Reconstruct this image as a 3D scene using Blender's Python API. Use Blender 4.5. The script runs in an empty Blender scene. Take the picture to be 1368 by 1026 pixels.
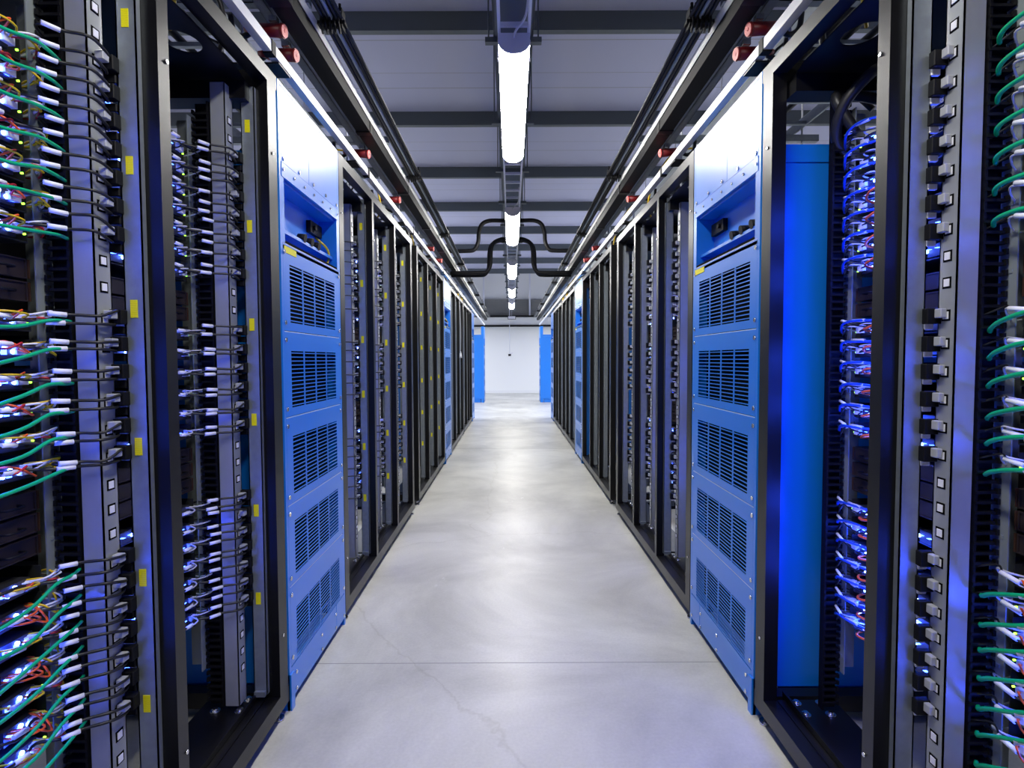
import bpy, bmesh, math, random
from mathutils import Vector, Matrix
random.seed(7)
SC = bpy.context.scene
COL = SC.collection

# ------------------------------------------------------------------ calibrated view
F, PITCH, ROLL, YAW = 760.0, .0431, -.004, .001
XP = {-1: .7896, 1: .8389}           # distance of the rack fronts from the aisle centre line
EYE = 1.2447
H = 2.2

# ------------------------------------------------------------------ materials
def mat(name, col, rough=.5, metal=0., spec=.5, emit=None, estr=0., bump=0., bscale=60., var=0., vscale=8., coat=0., crough=.3):
    m = bpy.data.materials.new(name); m.use_nodes = True
    nt = m.node_tree; b = nt.nodes['Principled BSDF']
    b.inputs['Base Color'].default_value = (*col, 1)
    b.inputs['Roughness'].default_value = rough
    b.inputs['Metallic'].default_value = metal
    b.inputs['Specular IOR Level'].default_value = spec
    b.inputs['Coat Weight'].default_value = coat
    b.inputs['Coat Roughness'].default_value = crough
    if emit:
        b.inputs['Emission Color'].default_value = (*emit, 1); b.inputs['Emission Strength'].default_value = estr
    tc = nt.nodes.new('ShaderNodeTexCoord')
    if var:
        n = nt.nodes.new('ShaderNodeTexNoise'); n.inputs['Scale'].default_value = vscale; n.inputs['Detail'].default_value = 5
        r = nt.nodes.new('ShaderNodeMixRGB'); r.blend_type = 'MULTIPLY'; r.inputs[0].default_value = 1
        mr = nt.nodes.new('ShaderNodeMapRange'); mr.inputs[3].default_value = 1 - var; mr.inputs[4].default_value = 1 + var
        nt.links.new(tc.outputs['Object'], n.inputs['Vector']); nt.links.new(n.outputs['Fac'], mr.inputs[0])
        r.inputs[1].default_value = (*col, 1); nt.links.new(mr.outputs[0], r.inputs[2]); nt.links.new(r.outputs[0], b.inputs['Base Color'])
    if bump:
        n2 = nt.nodes.new('ShaderNodeTexNoise'); n2.inputs['Scale'].default_value = bscale; n2.inputs['Detail'].default_value = 3
        bp = nt.nodes.new('ShaderNodeBump'); bp.inputs['Strength'].default_value = bump; bp.inputs['Distance'].default_value = .002
        nt.links.new(tc.outputs['Object'], n2.inputs['Vector']); nt.links.new(n2.outputs['Fac'], bp.inputs['Height']); nt.links.new(bp.outputs[0], b.inputs['Normal'])
    return m

M = {}
M['black'] = mat('black_powder_coat', (.003, .0028, .003), .40, 0, .30, bump=.12, bscale=400, coat=.22, crough=.30)
M['blackmatte'] = mat('black_plastic', (.004, .004, .005), .55, 0, .22)
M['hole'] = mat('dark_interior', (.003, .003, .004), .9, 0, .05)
M['galv'] = mat('galvanised_steel', (.30, .335, .36), .40, .6, .5, bump=.1, bscale=60, var=.18, vscale=45)
M['strip'] = mat('pale_zinc_strip', (.36, .375, .385), .4, .3, .5, var=.08, vscale=30)
M['railgrey'] = mat('pale_grey_rail', (.24, .27, .27), .45, .2, .5)
M['alu'] = mat('bright_zinc_rail', (.85, .85, .83), .32, .25, .7)
M['blue'] = mat('blue_satin_paint', (.002, .195, .76), .37, 0, .6, bump=.08, bscale=500, coat=.45)
M['seam'] = mat('painted_edge_highlight', (.62, .70, .85), .4)  # pale tone paints in the light caught by panel edges
M['screw'] = mat('zinc_screw', (.7, .7, .72), .25, 1)
M['white'] = mat('white_label', (.85, .85, .9), .5)
M['beige'] = mat('white_plug_plastic', (.40, .41, .42), .45)
M['cordblack'] = mat('black_cord_rubber', (.012, .012, .012), .4)
M['green'] = mat('green_cable_jacket', (.0, .42, .17), .35)
M['bluecable'] = mat('blue_cable_jacket', (.01, .07, .5), .35)
M['yellow'] = mat('yellow_wire', (.75, .5, .01), .4)
M['orange'] = mat('orange_wire', (.8, .1, .01), .4)
M['redw'] = mat('red_wire', (.55, .02, .03), .4)
M['greyw'] = mat('grey_wire', (.5, .5, .55), .4)
M['pcb'] = mat('dark_circuit_board', (.004, .02, .018), .45)
M['tray'] = mat('dark_sled_steel', (.05, .05, .055), .45, .6)
M['brown'] = mat('brown_black_bezel', (.022, .014, .012), .5)
M['copper'] = mat('bronze_edge', (.12, .06, .04), .4, .6)
M['led'] = mat('blue_led', (.1, .2, 1), .4, emit=(.03, .08, 1.0), estr=22)
M['ledw'] = mat('blue_white_led', (.5, .6, 1), .4, emit=(.10, .20, 1.0), estr=24)
M['ledg'] = mat('green_led', (.3, 1, .1), .4, emit=(.35, 1.0, .05), estr=4)
M['red'] = mat('red_plug_plastic', (.22, .006, .008), .4)
M['pink'] = mat('pale_red_plug_face', (.85, .13, .11), .45)
M['beam'] = mat('grey_painted_purlin', (.115, .135, .15), .5)
M['ladder'] = mat('grey_ladder_steel', (.72, .73, .8), .45, .1)
M['duct'] = mat('dark_louvre_sheet', (.3, .3, .28), .6)
M['lampbody'] = mat('lamp_housing', (.7, .68, .74), .4)
M['diff'] = mat('lit_lamp_diffuser', (1, 1, 1), .5, emit=(1, .975, .935), estr=66)

def sticker_mat():
    m = mat('yellow_warning_sticker', (.75, .68, 0), .5); nt = m.node_tree; b = nt.nodes['Principled BSDF']
    tc = nt.nodes.new('ShaderNodeTexCoord'); w = nt.nodes.new('ShaderNodeTexWave'); w.wave_type = 'BANDS'; w.bands_direction = 'Z'
    w.inputs['Scale'].default_value = 110; w.inputs['Distortion'].default_value = 3
    r = nt.nodes.new('ShaderNodeValToRGB'); r.color_ramp.elements[0].position = .2; r.color_ramp.elements[0].color = (.66, .6, 0, 1)
    r.color_ramp.elements[1].position = .4; r.color_ramp.elements[1].color = (.95, .86, 0, 1)
    nt.links.new(tc.outputs['Object'], w.inputs['Vector']); nt.links.new(w.outputs['Fac'], r.inputs[0]); nt.links.new(r.outputs[0], b.inputs['Base Color'])
    return m
M['sticker'] = sticker_mat()

def floor_mat():
    m = bpy.data.materials.new('polished_concrete'); m.use_nodes = True; nt = m.node_tree; b = nt.nodes['Principled BSDF']
    tc = nt.nodes.new('ShaderNodeTexCoord'); L = nt.links.new
    def noise(s, d, rough=.6, dist=0.):
        n = nt.nodes.new('ShaderNodeTexNoise'); n.inputs['Scale'].default_value = s; n.inputs['Detail'].default_value = d
        n.inputs['Roughness'].default_value = rough; n.inputs['Distortion'].default_value = dist; L(tc.outputs['Object'], n.inputs['Vector']); return n
    a = noise(1.1, 6, .62, .6); r1 = nt.nodes.new('ShaderNodeValToRGB')
    r1.color_ramp.elements[0].position = .32; r1.color_ramp.elements[0].color = (.37, .368, .34, 1)
    r1.color_ramp.elements[1].position = .68; r1.color_ramp.elements[1].color = (.64, .635, .585, 1)
    L(a.outputs['Fac'], r1.inputs[0])
    c = noise(90, 4); mx = nt.nodes.new('ShaderNodeMixRGB'); mx.blend_type = 'MULTIPLY'; mx.inputs[0].default_value = 1
    mr = nt.nodes.new('ShaderNodeMapRange'); mr.inputs[3].default_value = .86; mr.inputs[4].default_value = 1.14; L(c.outputs['Fac'], mr.inputs[0])
    L(r1.outputs[0], mx.inputs[1]); L(mr.outputs[0], mx.inputs[2])
    # hairline cracks
    v = nt.nodes.new('ShaderNodeTexVoronoi'); v.feature = 'DISTANCE_TO_EDGE'; v.inputs['Scale'].default_value = .42
    ad = nt.nodes.new('ShaderNodeMixRGB'); ad.blend_type = 'ADD'; ad.inputs[0].default_value = .35; dn = noise(2.2, 5); L(tc.outputs['Object'], ad.inputs[1]); L(dn.outputs['Color'], ad.inputs[2]); L(ad.outputs[0], v.inputs['Vector'])
    cr = nt.nodes.new('ShaderNodeValToRGB'); cr.color_ramp.elements[0].position = 0; cr.color_ramp.elements[0].color = (.82, .81, .78, 1)
    cr.color_ramp.elements[1].position = .0035; cr.color_ramp.elements[1].color = (1, 1, 1, 1); L(v.outputs['Distance'], cr.inputs[0])
    m2 = nt.nodes.new('ShaderNodeMixRGB'); m2.blend_type = 'MULTIPLY'; m2.inputs[0].default_value = .7; L(mx.outputs[0], m2.inputs[1]); L(cr.outputs[0], m2.inputs[2])
    # worn pale scuffs
    sc = noise(3.1, 7, .7, 1.2); sr = nt.nodes.new('ShaderNodeValToRGB'); sr.color_ramp.elements[0].position = .66; sr.color_ramp.elements[0].color = (0, 0, 0, 1)
    sr.color_ramp.elements[1].position = .70; sr.color_ramp.elements[1].color = (1, 1, 1, 1); L(sc.outputs['Fac'], sr.inputs[0])
    m3 = nt.nodes.new('ShaderNodeMixRGB'); m3.inputs[2].default_value = (.62, .62, .60, 1); L(sr.outputs[0], m3.inputs[0]); L(m2.outputs[0], m3.inputs[1])
    L(m3.outputs[0], b.inputs['Base Color'])
    rr = nt.nodes.new('ShaderNodeMapRange'); rr.inputs[3].default_value = .27; rr.inputs[4].default_value = .50; rn = noise(2.6, 6, .6, .8); L(rn.outputs['Fac'], rr.inputs[0]); L(rr.outputs[0], b.inputs['Roughness'])
    bp = nt.nodes.new('ShaderNodeBump'); bp.inputs['Strength'].default_value = .12; bp.inputs['Distance'].default_value = .004; bn = noise(14, 4); L(bn.outputs['Fac'], bp.inputs['Height']); L(bp.outputs[0], b.inputs['Normal'])
    b.inputs['Specular IOR Level'].default_value = .42
    return m
M['floor'] = floor_mat()

def ceil_mat():
    m = bpy.data.materials.new('ceiling_sandwich_panel'); m.use_nodes = True; nt = m.node_tree; b = nt.nodes['Principled BSDF']
    b.inputs['Base Color'].default_value = (.54, .55, .74, 1); b.inputs['Roughness'].default_value = .5
    tc = nt.nodes.new('ShaderNodeTexCoord'); s = nt.nodes.new('ShaderNodeSeparateXYZ'); nt.links.new(tc.outputs['Object'], s.inputs[0])
    def seam(per, wid, off):
        a = nt.nodes.new('ShaderNodeMath'); a.operation = 'ADD'; a.inputs[1].default_value = off; nt.links.new(s.outputs['Y'], a.inputs[0])
        p = nt.nodes.new('ShaderNodeMath'); p.operation = 'PINGPONG'; p.inputs[1].default_value = per / 2; nt.links.new(a.outputs[0], p.inputs[0])
        l = nt.nodes.new('ShaderNodeMath'); l.operation = 'LESS_THAN'; l.inputs[1].default_value = wid; nt.links.new(p.outputs[0], l.inputs[0]); return l
    l1 = seam(1.0, .006, .2); l2 = seam(1.0, .004, .55)
    mx = nt.nodes.new('ShaderNodeMath'); mx.operation = 'MAXIMUM'; nt.links.new(l1.outputs[0], mx.inputs[0]); nt.links.new(l2.outputs[0], mx.inputs[1])
    c = nt.nodes.new('ShaderNodeMixRGB'); c.inputs[1].default_value = (.54, .55, .74, 1); c.inputs[2].default_value = (.30, .30, .36, 1)
    nt.links.new(mx.outputs[0], c.inputs[0]); nt.links.new(c.outputs[0], b.inputs['Base Color'])
    return m
M['ceil'] = ceil_mat()
M['wall'] = mat('white_painted_wall', (.84, .84, .82), .6, bump=.1, bscale=40)

# ------------------------------------------------------------------ mesh builder
class MB:
    def __init__(s): s.v = []; s.f = []; s.sm = []
    def box(s, x0, x1, y0, y1, z0, z1):
        if x0 > x1: x0, x1 = x1, x0
        if y0 > y1: y0, y1 = y1, y0
        if z0 > z1: z0, z1 = z1, z0
        n = len(s.v)
        s.v += [(x0, y0, z0), (x1, y0, z0), (x1, y1, z0), (x0, y1, z0), (x0, y0, z1), (x1, y0, z1), (x1, y1, z1), (x0, y1, z1)]
        for q in ((0, 3, 2, 1), (4, 5, 6, 7), (0, 1, 5, 4), (1, 2, 6, 5), (2, 3, 7, 6), (3, 0, 4, 7)):
            s.f.append(tuple(n + i for i in q)); s.sm.append(False)
        return s
    def cyl(s, a, b, r, n=10, r2=None, caps=True):
        a = Vector(a); b = Vector(b); d = (b - a).normalized(); r2 = r if r2 is None else r2
        u = d.orthogonal().normalized(); w = d.cross(u); k = len(s.v)
        for p, rr in ((a, r), (b, r2)):
            for i in range(n):
                t = 2 * math.pi * i / n; s.v.append(tuple(p + u * (math.cos(t) * rr) + w * (math.sin(t) * rr)))
        for i in range(n):
            j = (i + 1) % n; s.f.append((k + i, k + j, k + n + j, k + n + i)); s.sm.append(True)
        if caps:
            s.f.append(tuple(k + i for i in reversed(range(n)))); s.sm.append(False)
            s.f.append(tuple(k + n + i for i in range(n))); s.sm.append(False)
        return s
    def tube(s, pts, r, n=6, sub=5, rf=None):
        P = [Vector(p) for p in pts]; C = []
        if len(P) > 2 and sub > 1:
            Q = [2 * P[0] - P[1]] + P + [2 * P[-1] - P[-2]]
            for i in range(1, len(Q) - 2):
                for k in range(sub):
                    t = k / sub
                    C.append(.5 * ((2 * Q[i]) + (-Q[i-1] + Q[i+1]) * t + (2*Q[i-1] - 5*Q[i] + 4*Q[i+1] - Q[i+2]) * t*t + (-Q[i-1] + 3*Q[i] - 3*Q[i+1] + Q[i+2]) * t**3))
            C.append(P[-1])
        else: C = P
        d = (C[1] - C[0]).normalized(); u = d.orthogonal().normalized(); k0 = len(s.v); m = len(C)
        for i, c in enumerate(C):
            dd = (C[min(i + 1, m - 1)] - C[max(i - 1, 0)])
            if dd.length > 1e-9: dd.normalize()
            else: dd = d
            u = (u - dd * u.dot(dd)).normalized(); w = dd.cross(u)
            rr = r if rf is None else r * rf(i / (m - 1))
            for j in range(n):
                t = 2 * math.pi * j / n; s.v.append(tuple(c + u * (math.cos(t) * rr) + w * (math.sin(t) * rr)))
        for i in range(m - 1):
            for j in range(n):
                j2 = (j + 1) % n; a = k0 + i * n
                s.f.append((a + j, a + j2, a + n + j2, a + n + j)); s.sm.append(True)
        s.f.append(tuple(k0 + j for j in reversed(range(n)))); s.sm.append(False)
        s.f.append(tuple(k0 + (m - 1) * n + j for j in range(n))); s.sm.append(False)
        return s
    def prism(s, poly, x0, x1):          # poly in (y,z) extruded along x
        k = len(s.v); n = len(poly)
        for x in (x0, x1): s.v += [(x, p[0], p[1]) for p in poly]
        s.f.append(tuple(k + i for i in range(n))); s.f.append(tuple(k + n + i for i in reversed(range(n)))); s.sm += [False, False]
        for i in range(n):
            j = (i + 1) % n; s.f.append((k + i, k + n + i, k + n + j, k + j)); s.sm.append(False)
        return s
    def build(s, name, m, parent=None, loc=(0, 0, 0), bevel=0):
        me = bpy.data.meshes.new(name); me.from_pydata(s.v, [], s.f); me.materials.append(m)
        me.polygons.foreach_set('use_smooth', s.sm)
        bm = bmesh.new(); bm.from_mesh(me); bmesh.ops.recalc_face_normals(bm, faces=bm.faces)
        if bevel: bmesh.ops.bevel(bm, geom=list(bm.edges), offset=bevel, segments=1, affect='EDGES')
        bm.to_mesh(me); bm.free()
        o = bpy.data.objects.new(name, me); COL.objects.link(o); o.location = loc
        if parent: o.parent = parent
        return o

SHARED = {}
def shared(key, make, parent, loc):
    if key not in SHARED:
        o = make(); SHARED[key] = (o.data, o.name.split('.')[0])
    else:
        o = bpy.data.objects.new(SHARED[key][1], SHARED[key][0]); COL.objects.link(o)
    o.parent = parent; o.location = loc; return o
def screw(s, r, m, parent, d, y, z):
    return shared(('screw', s, r, m), lambda: MB().cyl((s * -.004, 0, 0), (0, 0, 0), r, 10).build('screw', M[m]), parent, (s * d, y, z))
def outlet(s, parent, d, y, z):
    def mk():
        w = MB(); w.box(s * -.001, 0, 0, .024, -.011, .013); w.box(s * -.0025, s * -.001, .004, .019, -.007, .009)
        o = w.build('outlet', M['hole']); o.data.materials.append(M['white'])
        for p in o.data.polygons:
            if abs(p.center.x) > .0011: p.material_index = 1
        return o
    return shared(('outlet', s), mk, parent, (s * d, y, z))

class SB(MB):
    """mesh builder in rack coordinates: d = distance into the rack from its aisle plane, y along the aisle, z up; s = side"""
    def __init__(q, s, y0=0.0, dd=0.0): super().__init__(); q.s = s; q.y0 = y0; q.dd = dd
    def P(q, d, y, z): return (q.s * (d - q.dd), y - q.y0, z)
    def b(q, d0, d1, y0, y1, z0, z1): q.box(q.s*(d0-q.dd), q.s*(d1-q.dd), y0-q.y0, y1-q.y0, z0, z1); return q
    def c(q, a, b, r, n=10, **k): q.cyl(q.P(*a), q.P(*b), r, n, **k); return q
    def t(q, pts, r, n=6, sub=5, rf=None): q.tube([q.P(*p) for p in pts], r, n, sub, rf); return q

def empty(name, loc):
    o = bpy.data.objects.new(name, None); COL.objects.link(o); o.location = loc; o.empty_display_size = .1; return o
def tag(o, label, cat, group=None, kind=None):
    o['label'] = label; o['category'] = cat
    if group: o['group'] = group
    if kind: o['kind'] = kind
    return o
def copy_tree(o, parent=None):
    c = o.copy(); COL.objects.link(c)
    if parent: c.parent = parent
    for ch in CH.get(o.name, []): copy_tree(ch, c)
    return c
CH = {}
def freeze(o):
    CH[o.name] = list(o.children)
    for c in o.children: freeze(c)
def struct(name, mb, m): o = mb.build(name, m); o['kind'] = 'structure'; return o

SIDE = {-1: 'left', 1: 'right'}
# ------------------------------------------------------------------ setting
CZ = 4.42
struct('floor', MB().box(-5, 5, -4.0, 21.2, -.1, 0), M['floor'])
jb = MB()
for y in (2.285, 7.9, 13.5): jb.box(-5, 5, y - .0018, y + .0018, -.001, .0006)
struct('trim_1', jb, mat('floor_joint_filler', (.3, .3, .29), .7))
struct('ceiling', MB().box(-5, 5, -4.0, 21.2, CZ, CZ + .1), M['ceil'])
struct('wall_back', MB().box(-5, 5, 21.1, 21.3, 0, CZ), M['wall'])
struct('wall_left', MB().box(-5.1, -5, -4.0, 21.2, 0, CZ), M['wall'])
struct('wall_right', MB().box(5, 5.1, -4.0, 21.2, 0, CZ), M['wall'])
struct('wall_front', MB().box(-5, 5, -4.1, -4.0, 0, CZ), mat('dark_grey_wall', (.1, .1, .11), .7))
struct('baseboard_back', MB().box(-5, 5, 21.07, 21.1, 0, .1), mat('pale_skirting', (.8, .8, .79), .5))
# upper louvre band and its posts on the back wall
lb = MB().box(-5, 5, 20.98, 21.1, 2.83, 3.45)
for i in range(12): lb.box(-5, 5, 20.94, 20.98, 2.84 + i * .05, 2.86 + i * .05)
struct('trim_2', lb, M['duct'])
struct('trim_3', MB().box(-5, 5, 20.7, 20.98, 2.78, 2.84).box(-5, 5, 20.7, 20.98, 2.44, 2.50), M['blackmatte'])
struct('trim_4', MB().box(-5, 5, 20.8, 20.95, 2.50, 2.78), M['wall'])
for x in (-1.0, .68):
    struct('column_1', MB().box(x - .03, x + .03, 20.85, 20.93, 2.84, CZ), M['ladder'])
tag_b = []
for k in range(9):
    y = 3.23 + 2.1 * k
    b = MB()
    b.box(-5, 5, y - .002, y + .006, 4.26, CZ).box(-5, 5, y, y + .07, 4.25, 4.262).box(-5, 5, y, y + .06, CZ - .012, CZ)
    if k == 8: b = MB().box(-5, 5, y, y + .06, 4.25, CZ)
    struct('beam_%d' % (k + 1), b, M['beam'])
# security camera hanging at the back wall
sc = empty('ceiling_hung_camera', (-.06, 20.6, 1.35)); tag(sc, 'small camera on a long thin drop pole before the white back wall', 'camera')
MB().cyl((.0, 0, .1), (0, 0, 3.07), .012, 8).build('pole', M['ladder'], sc)
MB().box(-.05, .05, -.1, .06, .02, .09).cyl((0, -.1, .05), (0, -.14, .05), .03, 10).build('camera_body', M['blackmatte'], sc)
MB().cyl((0, 0, .09), (.12, 0, .14), .012, 8).build('bracket', M['lampbody'], sc)

# ------------------------------------------------------------------ lamps along the aisle
def lamp(i, y0, L=1.58, XC=.02):
    words = ['nearest to the camera', 'second along the aisle', 'third along the aisle', 'fourth along the aisle', 'fifth along the aisle']
    e = empty('linear_lamp', (XC, y0, 2.75))
    tag(e, 'bright tubular ceiling batten lamp, ' + words[i], 'ceiling lamp', 'batten lamps hung over the aisle')
    mb = MB(); n = 14; R = .078
    prof = [(R * math.cos(math.pi + math.pi * j / n), .066 + .062 * math.sin(math.pi + math.pi * j / n)) for j in range(n + 1)]
    k = 0
    for y in (.012, L - .012):
        mb.v += [(p[0], y, p[1]) for p in prof]
    for j in range(n): mb.f.append((j, j + 1, n + 1 + j + 1, n + 1 + j)); mb.sm.append(True)
    mb.f.append(tuple(reversed(range(n + 1)))); mb.f.append(tuple(range(n + 1, 2 * n + 2))); mb.sm += [False, False]
    mb.build('diffuser', M['diff'], e)
    MB().box(-R, R, 0, L, .066, .10).build('housing', M['lampbody'], e)
    for yy in (0, L - .012):
        c = MB(); pr = [(x * 1.04, z) for x, z in prof]
        c.v = [(x, yy, z) for x, z in pr] + [(x, yy + .012, z) for x, z in pr]; m_ = n + 1
        c.f = [tuple(range(m_)), tuple(reversed(range(m_, 2 * m_)))] + [(a, a + 1, m_ + a + 1, m_ + a) for a in range(n)]; c.sm = [False] * (2 + n)
        c.build('end_cap', M['lampbody'], e)
    for yy in (.25, L - .25): MB().box(-.088, .088, yy - .02, yy + .02, .098, .132).build('mounting_clip', M['ladder'], e)
for i in range(5): lamp(i, 2.87 + 3.2 * i)
for i in range(5):
    yy = 2.87 + 3.2 * i
    w = MB().tube([(.02, yy - .002, 2.83), (.03, yy - .06, 2.83), (.075, yy - .13, 2.86), (.085, yy - .3, 2.90), (.08, yy - .5, 2.905)], .006, 8)
    tag(w.build('supply_cable', M['greyw']), ['pale supply cord at the end of the nearest lamp', 'pale supply cord at the end of the second lamp', 'pale supply cord at the end of the third lamp', 'pale supply cord at the end of the fourth lamp', 'pale supply cord at the end of the fifth lamp'][i], 'cord', 'lamp supply cords')
# light ladder directly above the lamps
ld = empty('cable_ladder', (.02, 1.0, 2.884)); tag(ld, 'narrow pale steel ladder rail carrying the row of lamps over the aisle', 'cable ladder')
for sx in (-1, 1): MB().box(sx*.075 - .007, sx*.075 + .007, 0, 18.3, 0, .05).build('side_rail', M['ladder'], ld)
rg = MB()
for k in range(72): rg.box(-.068, .068, .12 + k * .25, .138 + k * .25, .0, .02)
rg.build('rung', M['ladder'], ld)['kind'] = 'stuff'
# upper cable tray with trapeze hangers
ut = empty('overhead_cable_tray', (.02, 1.0, 3.15)); tag(ut, 'wide dark cable tray hung above the lamps down the middle of the aisle', 'cable tray')
for sx in (-1, 1): MB().box(sx*.115 - .004, sx*.115 + .004, 0, 18.6, .03, .09).build('side_rail', M['beam'], ut)
MB().box(-.115, .115, 0, 18.6, .03, .034).build('tray_bottom', M['beam'], ut)
for k in range(16):
    y = 1.14 + 1.18 * k - 1
    if y > 18.4: continue
    h = MB().box(-.17, .17, y, y + .04, 0, .03)
    for sx in (-1, 1): h.cyl((sx * .15, y + .02, 0), (sx * .15, y + .02, CZ - 3.15), .005, 6)
    h.build('hanger', M['beam'], ut)
for dx in (-.06, 0, .06):
    w = MB().cyl((.02 + dx, 1.05, 3.20), (.02 + dx, 19.4, 3.20), .013, 8)
    tag(w.build('power_cable', M['blackmatte']), 'black power cable lying in the middle overhead tray', 'cable', 'black cables lying in the middle overhead tray')
# exit sign box at far end
ex = empty('hanging_sign_box', (.02, 18.6, 2.55)); tag(ex, 'small dark framed box hung under the end of the lamp row by the back wall', 'sign box')
f_ = MB(); f_.box(-.13, .13, 0, .02, 0, .015).box(-.13, .13, 0, .02, .10, .115).box(-.13, -.115, 0, .02, 0, .115).box(.115, .13, 0, .02, 0, .115); f_.build('frame', M['blackmatte'], ex)
MB().box(-.115, .115, .005, .015, .015, .10).build('panel', M['ladder'], ex)
MB().cyl((0, .01, .115), (0, .01, .33), .006).build('rod', M['ladder'], ex)

# ------------------------------------------------------------------ overhead runs above each rack row
Y0T, Y1T = .5, 19.0
def strut_rail(s, d0, d1, z0, z1, name, label, slots=True, m='alu'):
    e = empty(name, (s * (XP[s] + d0), Y0T, z0)); tag(e, label, 'rail')
    w = SB(s, Y0T, d0)
    w.b(d0, d0 + .003, Y0T, Y1T, 0, z1 - z0); w.b(d1 - .003, d1, Y0T, Y1T, 0, z1 - z0)
    w.build('flange', M[m], e)
    b = SB(s, Y0T, d0); t = .003
    if slots:
        b.b(d0, d0 + .014, Y0T, Y1T, 0, t); b.b(d1 - .014, d1, Y0T, Y1T, 0, t)
        y = Y0T
        while y < Y1T:
            b.b(d0 + .014, d1 - .014, y, y + .022, 0, t); y += .075 if y < 8 else .15
    else: b.b(d0, d1, Y0T, Y1T, 0, t)
    b.build('web', M['galv'], e)['kind'] = 'stuff'
    return e
def tapbox(s, y, lab):
    e = empty('busway_tap_box', (s * (XP[s] + .05), y, 2.44)); tag(e, lab, 'tap box', 'black tap boxes under the busways')
    w = SB(s, 0, .05); w.prism([(0, .1), (.02, .02), (.06, -.01), (.16, -.01), (.2, .02), (.24, .1)], s * -.045, s * .045)
    w.build('housing', M['blackmatte'], e, bevel=.004)
    SB(s, 0, .05).t([(.06, .12, 0), (.08, .13, -.05), (.15, .15, -.08), (.22, .16, -.02)], .008).build('lead', M['blackmatte'], e)
for s in (-1, 1):
    S = SIDE[s]
    strut_rail(s, .010, .056, 2.603, 2.650, 'support_rail', 'bright slotted steel rail over the %s rack row, edge toward the lamps' % S)
    strut_rail(s, .145, .186, 2.605, 2.645, 'support_rail', 'pale steel rail behind the busway over the %s rack row' % S, False, 'galv')
    bw = empty('busway', (s * (XP[s] + .05), Y0T, 2.545)); tag(bw, 'black busway trunking hung under the steel rails over the %s rack row' % S, 'busway')
    SB(s, Y0T, .05).b(.012, .088, Y0T, Y1T, 0, .055).build('trunking', M['blackmatte'], bw)
    w = SB(s, Y0T, .05)
    for y in [Y0T + .4 + 1.2 * k for k in range(15)]: w.b(.008, .092, y, y + .05, -.004, .058)
    w.build('joint_cover', M['black'], bw)['kind'] = 'stuff'
    for k in range(9):
        d = -.012 - .0095 * k
        w = SB(s, Y0T, d); w.c((d, Y0T, 0), (d, Y1T, 0), .0085, 10)
        sil = k in (1, 4, 7)  # silver tubes added to paint in highlight lines of the glossy black cables
        o = w.build('power_cable', M['galv' if sil else 'cordblack'], None, (s * (XP[s] + d), 0, 2.665 + .014 * (k % 2) - (.004 if sil else 0)))
        o.location.y = Y0T; o.data.transform(Matrix.Translation((0, 0, 0)))
        if sil: tag(o, 'added silvery highlight tube among the black cables outside the bright rail over the %s row' % S, 'conduit', 'silvery highlight tubes along the %s rail' % S)
        else: tag(o, 'long glossy black cable of the set hung outside the bright rail over the %s row' % S, 'cable', 'long cables along the %s rail' % S)
    # cable clamps
    for k in range(8):
        y = 2.42 + 2.0 * k
        e = empty('cable_clamp', (s * (XP[s] - .05), y, 2.65)); tag(e, 'black multi-way cable clamp on the %s overhead cables, %s from the camera' % (S, ['first', 'second', 'third', 'fourth', 'fifth', 'sixth', 'seventh', 'eighth'][k]), 'clamp', 'clamps on the %s overhead cables' % S)
        w = SB(s, y, -.05); w.b(-.105, .012, y, y + .04, -.012, .002)
        for j in range(5):
            d = -.012 - .018 * j; w.b(d - .011, d - .007, y - .005, y + .045, -.03, .05); w.c((d, y + .005, .045), (d, y + .005, .07), .006, 6); w.t([(d, y - .02, .0), (d - .004, y - .03, -.03), (d + .004, y + .02, -.04)], .005, 5, 3)
        w.build('clamp_bar', M['blackmatte'], e)
    # cross struts with hangers
    for k in range(12):
        y = .85 + 1.44 * k
        e = empty('cross_strut', (s * (XP[s] + .3), y, 2.645)); tag(e, 'galvanised cross strut over the %s rack row, %s from the camera' % (S, ['first', 'second', 'third', 'fourth', 'fifth', 'sixth', 'seventh', 'eighth', 'ninth', 'tenth', 'eleventh', 'twelfth'][k]), 'strut', 'cross struts over the %s racks' % S)
        w = SB(s, y, .3); w.b(.0, 1.15, y, y + .003, 0, .041); w.b(.0, 1.15, y + .038, y + .041, 0, .041); w.b(0, 1.15, y, y + .041, 0, .003)
        for j in range(14): w.b(.06 + j * .08, .10 + j * .08, y - .0005, y, .012, .028)
        w.build('channel', M['galv'], e)
        for d, za, zb in ((.27, -.28, .3), (1.05, -.04, CZ - 2.65)):
            SB(s, y, .3).c((d, y + .02, za), (d, y + .02, zb), .006, 8).build('threaded_rod', M['ladder'], e)
        hb = SB(s, y, .3)
        for d in (.03, .10, .17): hb.c((d, y + .02, -.012), (d, y + .02, 0), .012, 6)
        hb.build('bolt', M['screw'], e)
    # slim bar just above the racks
    e = empty('upper_rail', (s * (XP[s] + .01), Y0T, 2.268)); tag(e, 'pale slim rail running just above the tops of the %s racks' % S, 'rail')
    SB(s, Y0T, .01).b(.0, .028, Y0T, 17.1, .0, .036).build('rail_bar', M['alu'], e)
    w = SB(s, Y0T, .01)
    for y in (1.93, 3.2, 4.65, 6.7, 9.4): w.b(-.003, .03, y, y + .03, -.006, .04)
    w.build('joint_clip', M['blackmatte'], e)['kind'] = 'stuff'
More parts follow.
